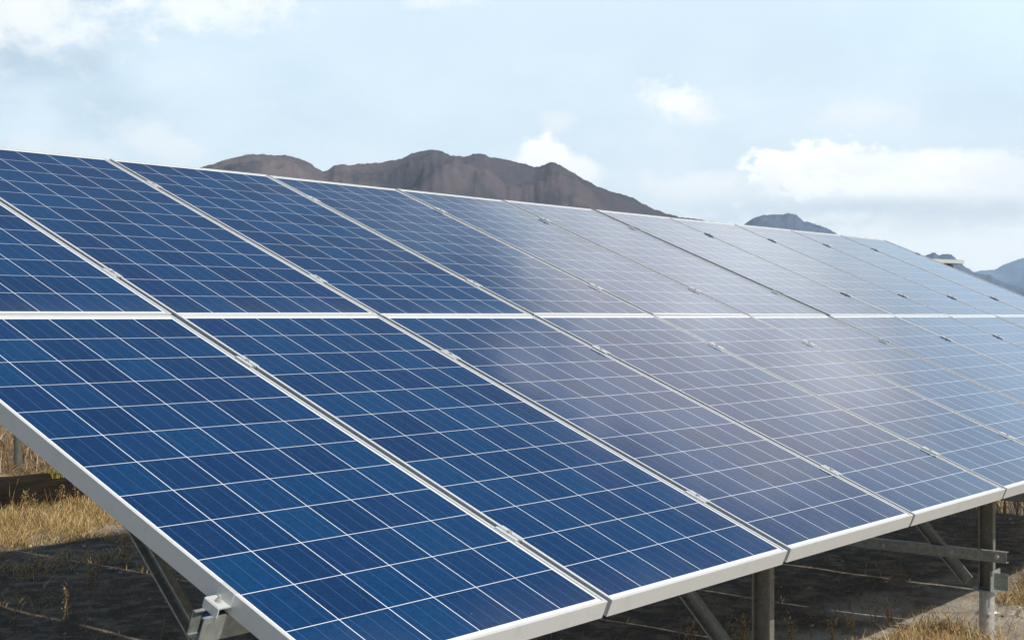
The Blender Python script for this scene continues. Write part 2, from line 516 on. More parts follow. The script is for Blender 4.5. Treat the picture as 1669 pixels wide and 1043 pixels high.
    litter = ramp(nt, n2, [(0.3, (0.07, 0.045, 0.02)), (0.5, (0.20, 0.13, 0.06)), (0.7, (0.38, 0.30, 0.18))])
    col = mixc(nt, mth(nt, 'MULTIPLY', bank, mth(nt, 'SUBTRACT', 1.0, far)), col, litter)
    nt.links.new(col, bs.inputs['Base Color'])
    bs.inputs['Roughness'].default_value = 0.95
    h = mth(nt, 'ADD', mth(nt, 'MULTIPLY', n2, 0.6), mth(nt, 'ADD', mth(nt, 'MULTIPLY', n3, 0.25), mth(nt, 'MULTIPLY', crack, -0.5)))
    bump(nt, h, 1.0, 0.05, bs)
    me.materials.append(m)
    tag(o, 'pale cracked dry soil under and around the solar array', 'ground', kind='structure')
grid_ground()

# ------------------------------------------------------------------ mountains
def mountain_mat(name, a, b, c, dk):
    m, nt, bs = mat(name)
    g = nt.nodes.new('ShaderNodeNewGeometry')
    P = g.outputs['Position']
    n1 = tnoise(nt, P, 0.0045, 5, 0.55, 0.8)
    n2 = tnoise(nt, P, 0.11, 4, 0.75)
    n4 = tnoise(nt, P, 0.011, 4, 0.6, 1.2)
    col = ramp(nt, n1, [(0.34, a), (0.5, b), (0.66, c)])
    col = mixc(nt, mrange(nt, n4, 0.55, 0.66, 0, 0.75), col, dk)         # stands of evergreens
    col = mixc(nt, mrange(nt, n2, 0.35, 0.65, 0.0, 0.30), col, tuple(x * 0.5 for x in a))
    nt.links.new(col, bs.inputs['Base Color'])
    bs.inputs['Roughness'].default_value = 1.0
    bs.inputs['Specular IOR Level'].default_value = 0.0
    bump(nt, n2, 0.5, 3.0, bs)
    return m

def mountain(name, prof, dist, depth, m, label, seed, amp=0.3, fuzz=2.0, cols=700, rows=90, base=0.0):
    """a range seen from the south-west: real ground swept from its foot over its crest and down behind"""
    xs = [p[0] for p in prof]
    def crest(x):
        for i in range(len(prof) - 1):
            if prof[i][0] <= x <= prof[i + 1][0]:
                t = (x - prof[i][0]) / (prof[i + 1][0] - prof[i][0])
                t = t * t * (3 - 2 * t) * 0.5 + t * 0.5
                return prof[i][1] + (prof[i + 1][1] - prof[i][1]) * t
        return prof[-1][1]
    v = []
    x0, x1 = xs[0], xs[-1]
    for j in range(rows + 1):
        t_ = -1 + 1.8 * j / rows            # -1 foot, 0 crest, .8 behind; rows packed towards the crest
        s = math.copysign(abs(t_) ** 1.9, t_) * (1.0 if t_ < 0 else 0.9)
        for i in range(cols + 1):
            x = x0 + (x1 - x0) * i / cols
            a = R(px_az(x))
            wob = noise.noise(Vector((x * 0.004, seed, 0))) * 0.25
            r = dist * (1 + wob * 0.2) + s * depth
            ry = math.tan(R(px_el(x, crest(x))))
            Zc = ry * dist * (1 + wob * 0.2) + ZA
            px, py = CAM.x + math.sin(a) * r, CAM.y + math.cos(a) * r
            sh = (1 - abs(s)) ** 1.45 if s < 0 else (1 - (s / 0.62) ** 1.6 * 0.9)
            sh = max(sh, 0)
            q = Vector((px / depth * 4.6, py / depth * 4.6, seed + Zc * sh * 0.004))
            rid = 0
            w = 1.0; fq = 1.0
            for k in range(5):
                rid += w * (1 - 2 * abs(noise.noise(q * fq + Vector((k * 7, 0, 0)))))
                w *= 0.42; fq *= 2.05
            env = min(1.0, abs(s) * 6.0) * max(0.0, min(1.0, (1 - abs(s)) * 3 if s < 0 else 1))
            Z = Zc * sh + (rid - 1.05) * amp * Zc * env * 0.80
            if s < 0:
                Z = min(Z, Zc * (r / dist) * 0.985 if s < -0.02 else Z)
            Z += fuzz * (0.55 * noise.noise(Vector((px * 0.23, py * 0.23, 5))) + 0.8 * noise.noise(Vector((px * 0.06, py * 0.06, 8))))
            if j in (0, rows): Z = min(Z, -8)
            v.append((px, py, Z + base))
    n = cols + 1
    f = [(j * n + i, j * n + i + 1, (j + 1) * n + i + 1, (j + 1) * n + i) for j in range(rows) for i in range(cols)]
    me = bpy.data.meshes.new(name); me.from_pydata(v, [], f)
    me.polygons.foreach_set('use_smooth', [True] * len(me.polygons)); me.update()
    me.materials.append(m)
    o = bpy.data.objects.new(name, me); S.collection.objects.link(o)
    tag(o, label, 'mountain', kind='structure')
    return o

mtA = mountain_mat('winter_woods', (0.070, 0.062, 0.074), (0.125, 0.100, 0.105), (0.185, 0.140, 0.132), (0.042, 0.050, 0.060))
mtC = mountain_mat('haze_painted_woods', (0.09, 0.14, 0.24), (0.12, 0.17, 0.28), (0.16, 0.21, 0.31), (0.08, 0.12, 0.20))  # blue air haze painted into the colour of the most distant woods
mtB = mountain_mat('far_woods_haze_tint', (0.065, 0.090, 0.150), (0.095, 0.120, 0.190), (0.150, 0.165, 0.22), (0.05, 0.08, 0.12))  # wood colour pushed towards blue to add painted haze
mountain('mountain', [(-700, 420), (-400, 380), (-100, 330), (150, 320), (280, 290), (345, 269), (372, 259), (400, 254), (430, 252), (460, 254), (485, 258), (500, 263), (515, 273), (527, 279), (535, 277), (545, 269), (558, 267), (572, 271), (590, 268), (620, 265), (650, 259), (672, 251), (690, 246), (705, 244), (720, 247), (735, 254), (755, 256), (775, 252), (790, 252), (800, 257), (830, 261), (850, 267), (872, 273), (885, 270), (897, 265), (912, 268), (930, 280), (955, 294), (975, 304), (1000, 315), (1030, 322), (1050, 333), (1070, 343), (1090, 350), (1110, 354), (1135, 357), (1165, 362), (1200, 376), (1240, 400), (1300, 440), (1360, 480)],
         1500, 900, mtA, 'broad brown mauve wooded mountain range behind the left half of the array', 3.3, cols=1500, rows=130)
mountain('mountain', [(1100, 470), (1160, 420), (1195, 385), (1213, 366), (1228, 356), (1240, 352), (1260, 350), (1275, 350), (1285, 348), (1295, 350), (1310, 360), (1335, 367), (1350, 373), (1368, 384), (1400, 402), (1440, 425), (1500, 470)],
         3000, 1100, mtB, 'small blue peak showing over the array top edge right of the main range', 8.1, fuzz=3, cols=400, rows=70)
mountain('mountain', [(1420, 470), (1460, 440), (1490, 421), (1508, 417), (1515, 414), (1523, 412), (1530, 416), (1540, 414), (1550, 415), (1560, 423), (1575, 437), (1590, 445), (1605, 449), (1615, 449), (1622, 455), (1640, 463), (1669, 470), (1760, 485), (1900, 500)],
         3300, 1100, mtB, 'grey wooded hill crest at the right end of the array', 5.7, fuzz=3, cols=500, rows=70)
mountain('mountain', [(1500, 500), (1560, 475), (1600, 463), (1630, 459), (1669, 460), (1720, 452), (1800, 440), (1950, 470), (2100, 500)],
         4800, 1200, mtC, 'low dark blue foothill near the right edge of the picture', 2.2, fuzz=3, cols=300, rows=50)
mountain('mountain', [(1450, 500), (1520, 465), (1560, 452), (1600, 441), (1620, 440), (1640, 430), (1660, 423), (1669, 421), (1720, 404), (1800, 410), (1900, 380), (2100, 430), (2300, 490)],
         8000, 1500, mtC, 'palest most distant blue mountain at the far right', 12.4, fuzz=4, cols=300, rows=50)

# ------------------------------------------------------------------ solar panels
PW, PL, PT = 0.9870, 1.956, 0.050
def make_panel():
    root = empty('solar_panel', (0, 0, 0))
    # frame: one mitred profile swept round the four sides
    prof = [(0.0, -0.0006), (0.0006, 0.0), (0.0086, 0.0), (0.0090, -0.0004), (0.0090, -0.0030), (0.0026, -0.0026), (0.0026, -0.0475), (0.028, -0.0475), (0.028, -PT), (0.0, -PT)]
    mb = MB(); n = len(prof)
    for sx, sy in ((-1, -1), (1, -1), (1, 1), (-1, 1)):
        for i, z in prof:
            mb.v.append((sx * (PW / 2 - i), sy * (PL / 2 - i), z))
    for k in range(4):
        for i in range(n):
            j = (i + 1) % n; k2 = (k + 1) % 4
            mb.face((k * n + i, k * n + j, k2 * n + j, k2 * n + i))
    mb.build('frame', M['frame'], root)
    g = MB()
    a, b = PW / 2 - 0.004, PL / 2 - 0.004
    g.box(-a, a, -b, b, -0.0085, -0.0038, 0)
    o = g.build('cell_sheet', M['cells'], root)
    bk = MB(); bk.box(-a, a, -b, b, -0.0105, -0.0087)
    bk.build('backsheet', M['back'], root)
    jb = MB(); jb.box(-0.06, 0.06, 0.70, 0.80, -0.034, -0.0107)
    jm, jt, jb_ = mat('black_plastic'); jb_.inputs['Base Color'].default_value = (0.02, 0.02, 0.02, 1)
    M['black'] = jm
    jb.build('junction_box', jm, root, bevel=0.003)
    return root
low_s = [0.002, 1.011, 2.023, 3.031, 4.037, 5.046, 6.066, 7.060, 8.054, 9.048, 10.042]
up_s = [0.002, 1.013, 2.026, 3.033, 4.039, 5.048, 6.094, 7.088, 8.082, 9.076, 10.070]
ordn = ['first', 'second', 'third', 'fourth', 'fifth', 'sixth', 'seventh', 'eighth', 'ninth', 'tenth', 'eleventh']
def on_plane(u, v, off=0.0):
    c, s = math.cos(TILT), math.sin(TILT)
    return Vector((u, v * c - off * s, ZA + v * s + off * c))
proto = make_panel()
rng = random.Random(21)
first = True
for row, starts in (('lower', low_s), ('upper', up_s)):
    for k, s in enumerate(starts):
        o = proto if first else copy_tree(proto)
        first = False
        vc = (PL / 2 + 0.0025) * (-1 if row == 'lower' else 1)
        o.location = on_plane(s + PW / 2, vc)
        j = 0.14
        o.rotation_euler = (TILT + R(rng.uniform(-j, j) * 0.8), R(rng.uniform(-j, j) * 1.4), 0)
        where = {0: ' at the near left end', 5: ' just left of the dark gap', 6: ' just right of the dark gap', 10: ' at the far right end'}.get(k, '')
        tag(o, f'blue solar panel, {ordn[k]} from the near end, {row} row', 'solar panel', 'solar panels of the tilted array')

# ------------------------------------------------------------------ clamps
def make_mid_clamp():
    root = empty('mid_clamp', (0, 0, 0))
    mb = MB()
    prof = [(-0.019, 0.0005), (-0.0068, 0.0005), (-0.0050, -0.001), (-0.0050, -0.022), (0.0050, -0.022), (0.0050, -0.001), (0.0068, 0.0005), (0.019, 0.0005),
            (0.019, 0.0040), (0.0045, 0.0040), (0.0030, 0.0020), (0.0030, -0.019), (-0.0030, -0.019), (-0.0030, 0.0020), (-0.0045, 0.0040), (-0.019, 0.0040)]
    mb.extrude(prof, 'y', -0.040, 0.040)
    mb.build('clamp_body', M['clamp'], root)
    b = MB(); b.cyl((0, 0, -0.0185), 0.0028, 0.0028, 0.024, 6); b.cyl((0, 0, 0.0045), 0.0075, 0.0065, 0.0055, 12)
    b.build('bolt', M['bolt'], root)
    return root
def make_end_clamp():
    root = empty('end_clamp', (0, 0, 0))
    mb = MB()
    prof = [(0.009, 0.0005), (0.009, 0.0040), (-0.0035, 0.0040), (-0.0035, -0.0275), (-0.0340, -0.0275), (-0.0365, -0.030), (-0.0365, -0.0520), (-0.0330, -0.0520), (-0.0330, -0.0310), (-0.0005, -0.0310), (-0.0005, 0.0005)]
    mb.extrude(prof, 'y', -0.026, 0.026)
    mb.build('clamp_body', M['clamp'], root)
    b = MB(); b.cyl((-0.018, 0, -0.0272), 0.0085, 0.0085, 0.0015, 16); b.cyl((-0.018, 0, -0.0257), 0.0065, 0.0065, 0.005, 6); b.cyl((-0.018, 0, -0.0207), 0.0036, 0.0034, 0.009, 12)
    b.cyl((-0.018, 0, -0.09), 0.0036, 0.0036, 0.058, 10)
    b.build('bolt', M['bolt'], root)
    return root
mc = make_mid_clamp(); ec = make_end_clamp()
um, ue = False, False
CV = {'upper': (1.575, 0.385), 'lower': (-0.405, -1.590)}
rail_no = {1.575: 'top', 0.385: 'second', -0.405: 'third', -1.590: 'lowest'}
for row, starts in (('lower', low_s), ('upper', up_s)):
    for v in CV[row]:
        for k in range(1, 11):
            if k == 6: continue
            o = mc if not um else copy_tree(mc)
            um = True
            u = (starts[k - 1] + PW + starts[k]) / 2
            o.location = on_plane(u, v)
            o.rotation_euler = (TILT, 0, R(rng.uniform(-1, 1)))
            tag(o, f'silver clamp bridging the {ordn[k-1]} and {ordn[k]} panels over the {rail_no[v]} rail', 'clamp', 'silver clamps on the panel seams')
        for u, sgn, txt in ((starts[0], 1, 'holding the near left edge of the array'), (starts[5] + PW, -1, 'on the left side of the dark gap'), (starts[6], 1, 'on the right side of the dark gap'), (starts[10] + PW, -1, 'holding the far right edge of the array')):
            o = ec if not ue else copy_tree(ec)
            ue = True
            o.location = on_plane(u, v)
            o.rotation_euler = Matrix.Rotation(TILT, 3, 'X').to_euler()
            if sgn < 0:
                o.rotation_euler = (Matrix.Rotation(TILT, 3, 'X') @ Matrix.Rotation(math.pi, 3, 'Z')).to_euler()
            tag(o, f'small bolted end clamp above the {rail_no[v]} rail, {txt}', 'clamp', 'bolted end clamps')

# ------------------------------------------------------------------ rails, frames, posts
def lipped(w, h, t, lip):
    """C profile, open upwards, centred on x, top at z=0"""
    a = w / 2
    return [(-a, 0), (-a, -h), (a, -h), (a, 0), (a - lip, 0), (a - lip, -t), (a - t, -t), (a - t, -h + t), (-a + t, -h + t), (-a + t, -t), (-a + lip, -t), (-a + lip, 0)]
RT = -PT - 0.0022
RH = 0.062
RAILS = [1.575, 0.385, -0.405, -1.590]
for v in RAILS:
    for (u0, u1, where) in ((-0.062, 6.058, 'near'), (6.072, 11.13, 'far')):
        root = empty('mounting_rail', on_plane(u0, v, RT), (TILT, 0, 0))
        tag(root, f'galvanised channel rail under the {where} half of the array, {rail_no[v]} of four', 'mounting rail', 'rails carrying the panels')
        mb = MB(); mb.extrude(lipped(0.041, RH, 0.0028, 0.009), 'x', 0, u1 - u0)
        mb.build('channel', M['galv'], root)
        if where == 'near':
            nb = MB(); nb.box(0.030, 0.068, -0.0165, 0.0165, -0.021, -0.0065)
            nb.build('channel_nut', M['blue'], root, bevel=0.003)

def channel_between(name, p0, p1, w, d, t, mtl, parent, face=Vector((-1, 0, 0)), lip=0.0):
    """C channel from p0 to p1, its open side turned to face; web width w, flange depth d"""
    p0, p1 = Vector(p0), Vector(p1)
    ax = (p1 - p0); L = ax.length; ax.normalize()
    f = (face - ax * face.dot(ax)).normalized()
    sd = ax.cross(f).normalized()
    mt = Matrix((sd, f, ax)).transposed().to_4x4()
    mt.translation = p0
    a = w / 2
    prof = [(-a, 0), (-a, d), (-a + t, d), (-a + t, t), (a - t, t), (a - t, d), (a, d), (a, 0)]
    if lip:
        prof = [(-a, 0), (-a, d), (-a + lip, d), (-a + lip, d - t), (-a + t, d - t), (-a + t, t), (a - t, t), (a - t, d - t), (a - lip, d - t), (a - lip, d), (a, d), (a, 0)]
    mb = MB(); mb.extrude(prof, 'z', 0, L, M=mt)
    return mb.build(name, mtl, parent)

FX = [0.335, 2.52, 4.84, 7.16, 9.48]
for i, fx in enumerate(FX):
    gz = terrain(fx, -1.42)
    root = empty('support_frame', (fx, -1.42, gz))
    wh = ['at the near left end of the array', 'behind the lower edge at bottom centre', 'on a pale pile at bottom right with a tie beam', 'just beyond the right picture edge', 'furthest along the row'][i]
    tag(root, f'galvanised steel support frame {wh}', 'support frame', 'steel support frames under the panels')
    def L(x, y, z): return (x, y + 1.42, z - gz)
    RB = RT - RH - 0.001
    # rafter up the slope, under the rails
    c, s = math.cos(TILT), math.sin(TILT)
    def pl(v, off): return L(0, v * c - off * s, ZA + v * s + off * c)
    channel_between('rafter', Vector(pl(-1.80, RB - 0.035)) + Vector((0.02, 0, 0)), Vector(pl(1.80, RB - 0.035)) + Vector((0.02, 0, 0)), 0.070, 0.04, 0.003, M['galv2'], root)
    # front post and rear post with their screw piles
    for (py, nm) in ((-1.42, 'f'), (1.28, 'r')):
        g2 = terrain(fx, py)
        zb = g2 + 0.235
        ztop = ZA + (py / c) * s + RB / c - 0.01
        w = 0.074
        channel_between('post', L(0.055, py, zb + 0.009), L(0.055, py, ztop), w, 0.034, 0.0035, M['post'], root, lip=0.008)
        pm = MB(); px0, py0, pz0 = L(0.04, py, 0)
        pm.cyl((px0, py0, g2 - 0.45 - gz), 0.037, 0.037, zb - g2 + 0.45, 28)
        pile = pm.build('pile', M['pile'], root, smooth=False)
        fl = MB(); fl.cyl((px0, py0, zb - gz + 0.0005), 0.066, 0.066, 0.007, 28)
        fl.box(px0 - 0.075, px0 + 0.06, py0 - 0.0455, py0 - 0.0405, zb - gz + 0.008, zb - gz + 0.105) if nm == 'f' else None
        fl.build('base_flange', M['galv'], root)
        if nm == 'f':
            pp = MB(); pp.box(px0 - 0.030, px0 - 0.026, py0 - 0.115, py0 - 0.047, zb - gz + 0.012, zb - gz + 0.094)
            pp.build('bracket_plate', M['galv'], root)
        for q in range(4):
            aa = R(35 + q * 90)
            bb = MB()
            rot = Matrix.Translation((px0, py0, zb - gz - 0.115)) @ Matrix.Rotation(aa, 4, 'Z')
            bb.cyl((0.036, 0, 0), 0.0115, 0.0115, 0.010, 6, axis='x', M=rot); bb.cyl((0.046, 0, 0), 0.006, 0.006, 0.016, 10, axis='x', M=rot)
            bb.build('bolt', M['bolt'], root)
    # diagonal brace from the foot of the front post up to the rafter
    b0 = L(0, -1.37, 0.0)
    zb = gz + 0.28
    bw = 0.046 if i == 0 else 0.056
    channel_between('brace', L(-0.004, -1.345, zb), L(-0.004, -0.42, ZA - 0.30), bw, bw * 0.55, 0.0028, M['galv2'], root, lip=0.007)
    # horizontal tie beam front to back
    if i < 2: continue
    tz = 0.345 - 0.03 + (0.0)
    channel_between('tie_beam', L(-0.046, -1.545, tz), L(-0.046, 1.40, tz), 0.054, 0.036, 0.003, M['galv2'], root, face=Vector((1, 0, 0)), lip=0.0)
    for yy in (-1.50, -1.28, -0.92, -0.70, 1.28):
        tb = MB()
        x0, y0, z0 = L(-0.046, yy, tz)
        tb.cyl((x0 - 0.0105, y0, z0), 0.010, 0.010, 0.0105, 6, axis='x')
        tb.build('bolt', M['bolt'], root)

# ------------------------------------------------------------------ vegetation and edges
def straw_mat(name, cols, tr=0.25):
    m, nt, bs = mat(name)
    g = nt.nodes.new('ShaderNodeNewGeometry')
    rp = ramp(nt, g.outputs['Random Per Island'], [(i / (len(cols) - 1), c) for i, c in enumerate(cols)])
    nt.links.new(rp, bs.inputs['Base Color'])
    bs.inputs['Roughness'].default_value = 0.75
    tl = nt.nodes.new('ShaderNodeBsdfTranslucent'); nt.links.new(rp, tl.inputs[0])
    mx = nt.nodes.new('ShaderNodeMixShader'); mx.inputs[0].default_value = tr
    nt.links.new(bs.outputs[0], mx.inputs[1]); nt.links.new(tl.outputs[0], mx.inputs[2])
    nt.links.new(mx.outputs[0], nt.nodes['Material Output'].inputs[0])
    return m
M['straw'] = straw_mat('dry_grass', [(0.50, 0.33, 0.11), (0.66, 0.48, 0.20), (0.26, 0.14, 0.045), (0.78, 0.63, 0.34), (0.12, 0.065, 0.025), (0.60, 0.41, 0.14)])
M['weed'] = straw_mat('dry_weed', [(0.22, 0.12, 0.04), (0.46, 0.31, 0.12), (0.07, 0.038, 0.015), (0.62, 0.50, 0.32), (0.28, 0.14, 0.045), (0.04, 0.022, 0.01)])
M['dark'] = straw_mat('brown_stalk', [(0.16, 0.09, 0.04), (0.40, 0.27, 0.12), (0.24, 0.14, 0.06)])
M['moss'] = straw_mat('moss_leaf', [(0.30, 0.27, 0.05), (0.40, 0.36, 0.09), (0.20, 0.19, 0.04)])

def blade(mb, rg, p, h, w, lean, az, curl=0.6, seg=4):
    d = Vector((math.cos(az), math.sin(az), 0))
    sdv = Vector((-math.sin(az + 0.5), math.cos(az + 0.5), 0))
    pts = []
    q = Vector(p); ang = lean * 0.3
    for k in range(seg + 1):
        pts.append(q.copy())
        ang += lean / seg * (0.6 + curl * k / seg * 1.2)
        q = q + (Vector((0, 0, 1)) * math.cos(ang) + d * math.sin(ang)) * (h / seg)
    b = len(mb.v)
    for k, q in enumerate(pts):
        ww = w * (1 - (k / seg) ** 1.5 * 0.9) / 2
        mb.v.append(tuple(q - sdv * ww)); mb.v.append(tuple(q + sdv * ww))
    for k in range(seg):
        mb.face((b + 2 * k, b + 2 * k + 1, b + 2 * k + 3, b + 2 * k + 2))

def fast(mb, name, mats, parent=None):
    me = bpy.data.meshes.new(name); me.from_pydata(mb.v, [], mb.f)
    me.materials.append(mats); me.update()
    o = bpy.data.objects.new(name, me); S.collection.objects.link(o)
    if parent: o.parent = parent
    return o

def clump_val(x, y, s=1.6, z=0):
    return noise.noise(Vector((x * s, y * s, 20 + z))) + 0.5 * noise.noise(Vector((x * s * 2.7, y * s * 2.7, 40 + z)))

rg = random.Random(5)
g = MB()
cnt = 0
while cnt < 48000:                      # the straw strip behind the array, towards the bank
    x, y = rg.uniform(1.5, 7.0), rg.uniform(4.15, 5.98)
    if clump_val(x, y) < -0.30 + 0.5 * (1 - sstep(4.2, 4.9, y)): continue
    h = rg.uniform(0.05, 0.20) * (0.6 + 0.5 * sstep(4.2, 5.2, y)) * (0.65 + 0.6 * max(0, clump_val(x, y, 2.6, 4)))
    blade(g, rg, (x, y, terrain(x, y) - 0.005), h, rg.uniform(0.003, 0.007), rg.uniform(0.6, 2.6), rg.uniform(0, 6.28))
    cnt += 1
o = fast(g, 'dry_grass', M['straw']); tag(o, 'matted yellow straw grass in sun behind the array at the left', 'grass', kind='stuff')

g = MB(); cnt = 0
while cnt < 34000:                      # sunlit clumps in front of the shadow edge, lower right
    x, y = rg.uniform(2.2, 8.5), rg.uniform(-3.6, -1.05)
    k = clump_val(x, y, 1.3, 9)
    if x > 5.0: k += 0.25 * sstep(5.0, 6.5, x)
    if 5.0 < x < 5.7 and -1.9 < y < -0.9: k -= 0.45
    if 3.7 < x < 4.95 and -1.7 < y < -0.8: k += 0.38
    k += 0.35 * clump_val(x, y, 5.0, 77)
    if k < 0.10 and rg.random() > 0.035: continue
    blade(g, rg, (x, y, terrain(x, y) - 0.005), rg.uniform(0.04, 0.15), rg.uniform(0.003, 0.006), rg.uniform(0.5, 2.0), rg.uniform(0, 6.28))
    cnt += 1
o = fast(g, 'dry_grass', M['straw']); tag(o, 'tufts of dry yellow grass on the pale soil in front of the support frames', 'grass', kind='stuff')

g = MB(); cnt = 0
while cnt < 42000:                      # brown growth on the bank
    x, y = rg.uniform(1.5, 13.0), 6.1 + rg.random() ** 1.3 * 12
    if clump_val(x, y, 0.9, 3) < -0.35: continue
    h = rg.uniform(0.06, 0.36) * (0.7 + 0.03 * (y - 6)) * (0.5 + 0.9 * max(0, 0.4 + clump_val(x, y, 1.4, 8)))
    blade(g, rg, (x, y, terrain(x, y) - 0.01), h, rg.uniform(0.004, 0.013), rg.uniform(0.4, 2.6), rg.uniform(0, 6.28))
    cnt += 1
o = fast(g, 'dry_scrub', M['weed']); tag(o, 'dense brown dead scrub covering the bank behind the straw grass', 'scrub', kind='stuff')

g = MB(); cnt = 0
while cnt < 9000:                       # scrub beyond the right end
    x, y = rg.uniform(10.0, 24.0), rg.uniform(-3.0, 5.0)
    if clump_val(x, y, 0.9, 5) < -0.3: continue
    blade(g, rg, (x, y, terrain(x, y) - 0.01), rg.uniform(0.1, 0.4), rg.uniform(0.006, 0.016), rg.uniform(0.1, 1.4), rg.uniform(0, 6.28))
    cnt += 1
o = fast(g, 'dry_scrub', M['weed']); tag(o, 'rusty brown scrub on the falling ground beyond the right end', 'scrub', kind='stuff')

# twigs and litter in the shade under the panels
g = MB()
for _ in range(16000):
    x, y = rg.uniform(0.5, 9.5), rg.uniform(-2.2, 4.6)
    if clump_val(x, y, 1.1, 30) < -0.05: continue
    blade(g, rg, (x, y, terrain(x, y) + 0.002), rg.uniform(0.05, 0.22), rg.uniform(0.002, 0.005), rg.uniform(1.0, 2.2), rg.uniform(0, 6.28))
o = fast(g, 'plant_litter', M['dark']); tag(o, 'dead twigs and litter lying in the shade under the panels', 'litter', kind='stuff')

def pebbles(n, box, smin, smax, label, sd):
    r4 = random.Random(sd); mb = MB()
    base = [Vector(v) for v in ((1,0,0),(-1,0,0),(0,1,0),(0,-1,0),(0,0,1),(0,0,-1))]
    fs = ((0,2,4),(2,1,4),(1,3,4),(3,0,4),(2,0,5),(1,2,5),(3,1,5),(0,3,5))
    for _ in range(n):
        x, y = r4.uniform(box[0], box[1]), r4.uniform(box[2], box[3])
        if clump_val(x, y, 1.7, 60) < -0.1: continue
        sz = smin + (smax - smin) * r4.random() ** 3
        mt = Matrix.Translation((x, y, terrain(x, y) + sz * 0.2)) @ Matrix.Rotation(r4.uniform(0, 6.28), 4, 'Z') @ Matrix.Rotation(r4.uniform(-.5, .5), 4, 'X') @ Matrix.Diagonal((sz * r4.uniform(.7, 1.3), sz * r4.uniform(.6, 1), sz * r4.uniform(.4, .8), 1))
        b = len(mb.v)
        for v in base: mb.v.append(tuple(mt @ (v + Vector((r4.uniform(-.25, .25), r4.uniform(-.25, .25), r4.uniform(-.25, .25))))))
        for f in fs: mb.face(tuple(b + q for q in f))
    m, nt, bs = mat('stone'); g_ = nt.nodes.new('ShaderNodeNewGeometry')
    nt.links.new(ramp(nt, g_.outputs['Random Per Island'], [(0, (0.16, 0.13, 0.10)), (0.5, (0.34, 0.30, 0.25)), (1, (0.50, 0.46, 0.40))]), bs.inputs['Base Color'])
    bs.inputs['Roughness'].default_value = 0.95
    o = fast(mb, 'pebbles', m); tag(o, label, 'pebbles', kind='stuff')
pebbles(5000, (1.0, 9.5, -2.6, 5.2), 0.003, 0.020, 'small stones and clods scattered over the soil around the frames', 8)

g = MB(); cnt = 0
while cnt < 9000:                       # straw strewn out over the bare strip and into the shade
    x, y = rg.uniform(1.0, 7.0), 4.7 - abs(rg.gauss(0, 0.9))
    if clump_val(x, y, 1.9, 90) < 0.0: continue
    blade(g, rg, (x, y, terrain(x, y) + 0.003), rg.uniform(0.05, 0.20), rg.uniform(0.003, 0.006), rg.uniform(1.2, 2.6), rg.uniform(0, 6.28))
    cnt += 1
o = fast(g, 'loose_straw', M['straw']); tag(o, 'loose straw and dead stems strewn over the bare soil at the left', 'straw', kind='stuff')

# separate tall weeds, each a thing
def stalk_weed(i, x, y, h, label, mtl='weed', seeds=True):
    root = empty('dead_weed', (x, y, terrain(x, y)))
    tag(root, label, 'weed', 'tall dead weeds')
    r2 = random.Random(100 + i)
    mb = MB(); hd = MB()
    for s_ in range(r2.randint(2, 4)):
        q = Vector((r2.uniform(-.02, .02), r2.uniform(-.02, .02), -0.01)); a = r2.uniform(0, 6.28); ln = r2.uniform(0.05, 0.35)
        hh = h * r2.uniform(0.6, 1.0); n = 7
        pts = [q.copy()]
        for k in range(n):
            ln2 = ln * (0.3 + k / n) + r2.uniform(-.06, .06)
            q = q + Vector((math.cos(a) * math.sin(ln2), math.sin(a) * math.sin(ln2), math.cos(ln2))) * hh / n
            pts.append(q.copy())
        for k in range(n):
            p, q2 = pts[k], pts[k + 1]; rr = 0.0028 * (1 - k / n * 0.6); b = len(mb.v)
            for pp_, r_ in ((p, rr), (q2, rr * 0.92)):
                for t in range(4):
                    mb.v.append((pp_.x + r_ * math.cos(t * 1.57), pp_.y + r_ * math.sin(t * 1.57), pp_.z))
            for t in range(4):
                t2 = (t + 1) % 4; mb.face((b + t, b + t2, b + 4 + t2, b + 4 + t))
        if seeds:
            for k in range(3, n + 1):
                for _ in range(5):
                    c0 = pts[k] + Vector((r2.uniform(-.018, .018), r2.uniform(-.018, .018), r2.uniform(-.02, .012)))
                    blade(hd, r2, c0, r2.uniform(0.012, 0.03), r2.uniform(0.004, 0.009), r2.uniform(0.4, 2.4), r2.uniform(0, 6.28), seg=2)
    fast(mb, 'stalk', M['dark' if mtl == 'dark' else 'weed'], root)
    if hd.v: fast(hd, 'seed_head', M['straw'], root)
def gpt(x, y, zt=0.0):
    """where the sight line through a picture point meets the ground at height zt"""
    cx, sx = math.cos(YAW), math.sin(YAW)
    a, b = (x - 834.5) / 2267.2, (y - 515.4) / 2267.2
    t = (CAM.z - zt) / b
    return CAM.x + t * (sx + a * cx), CAM.y + t * (cx - a * sx)
wl = [(18, 836, .34, 'upright dead weed stalk leftmost before the dark shade band'), (40, 838, .26, 'short dead weed second from left before the dark shade band'),
      (84, 842, .36, 'orange leaning dead weed before the middle of the dark shade band'), (100, 836, .30, 'thin dead weed right of the orange leaning one'),
      (122, 834, .32, 'brown dead weed under the mossy end of the shade band'), (55, 846, .22, 'low bushy dead weed on the straw before the shade band')]
for i, (x, y, h, lb) in enumerate(wl):
    X, Y = gpt(x, y); stalk_weed(i, X, min(Y, edge_y(X) - 0.12), h, lb, 'dark' if i in (2, 4) else 'weed', seeds=i not in (0, 2))
wsh = [(60, 930, .22, 'dark dead weed in the shade near the left picture edge'), (150, 960, .26, 'dark dead weed in the shade midway to the slanting brace'),
       (110, 1010, .20, 'low dark weed near the bottom left corner'), (205, 925, .24, 'dark dead weed just left of the slanting brace')]
for i, (x, y, h, lb) in enumerate(wsh):
    X, Y = gpt(x, y); stalk_weed(60 + i, X, Y, h, lb, 'dark')
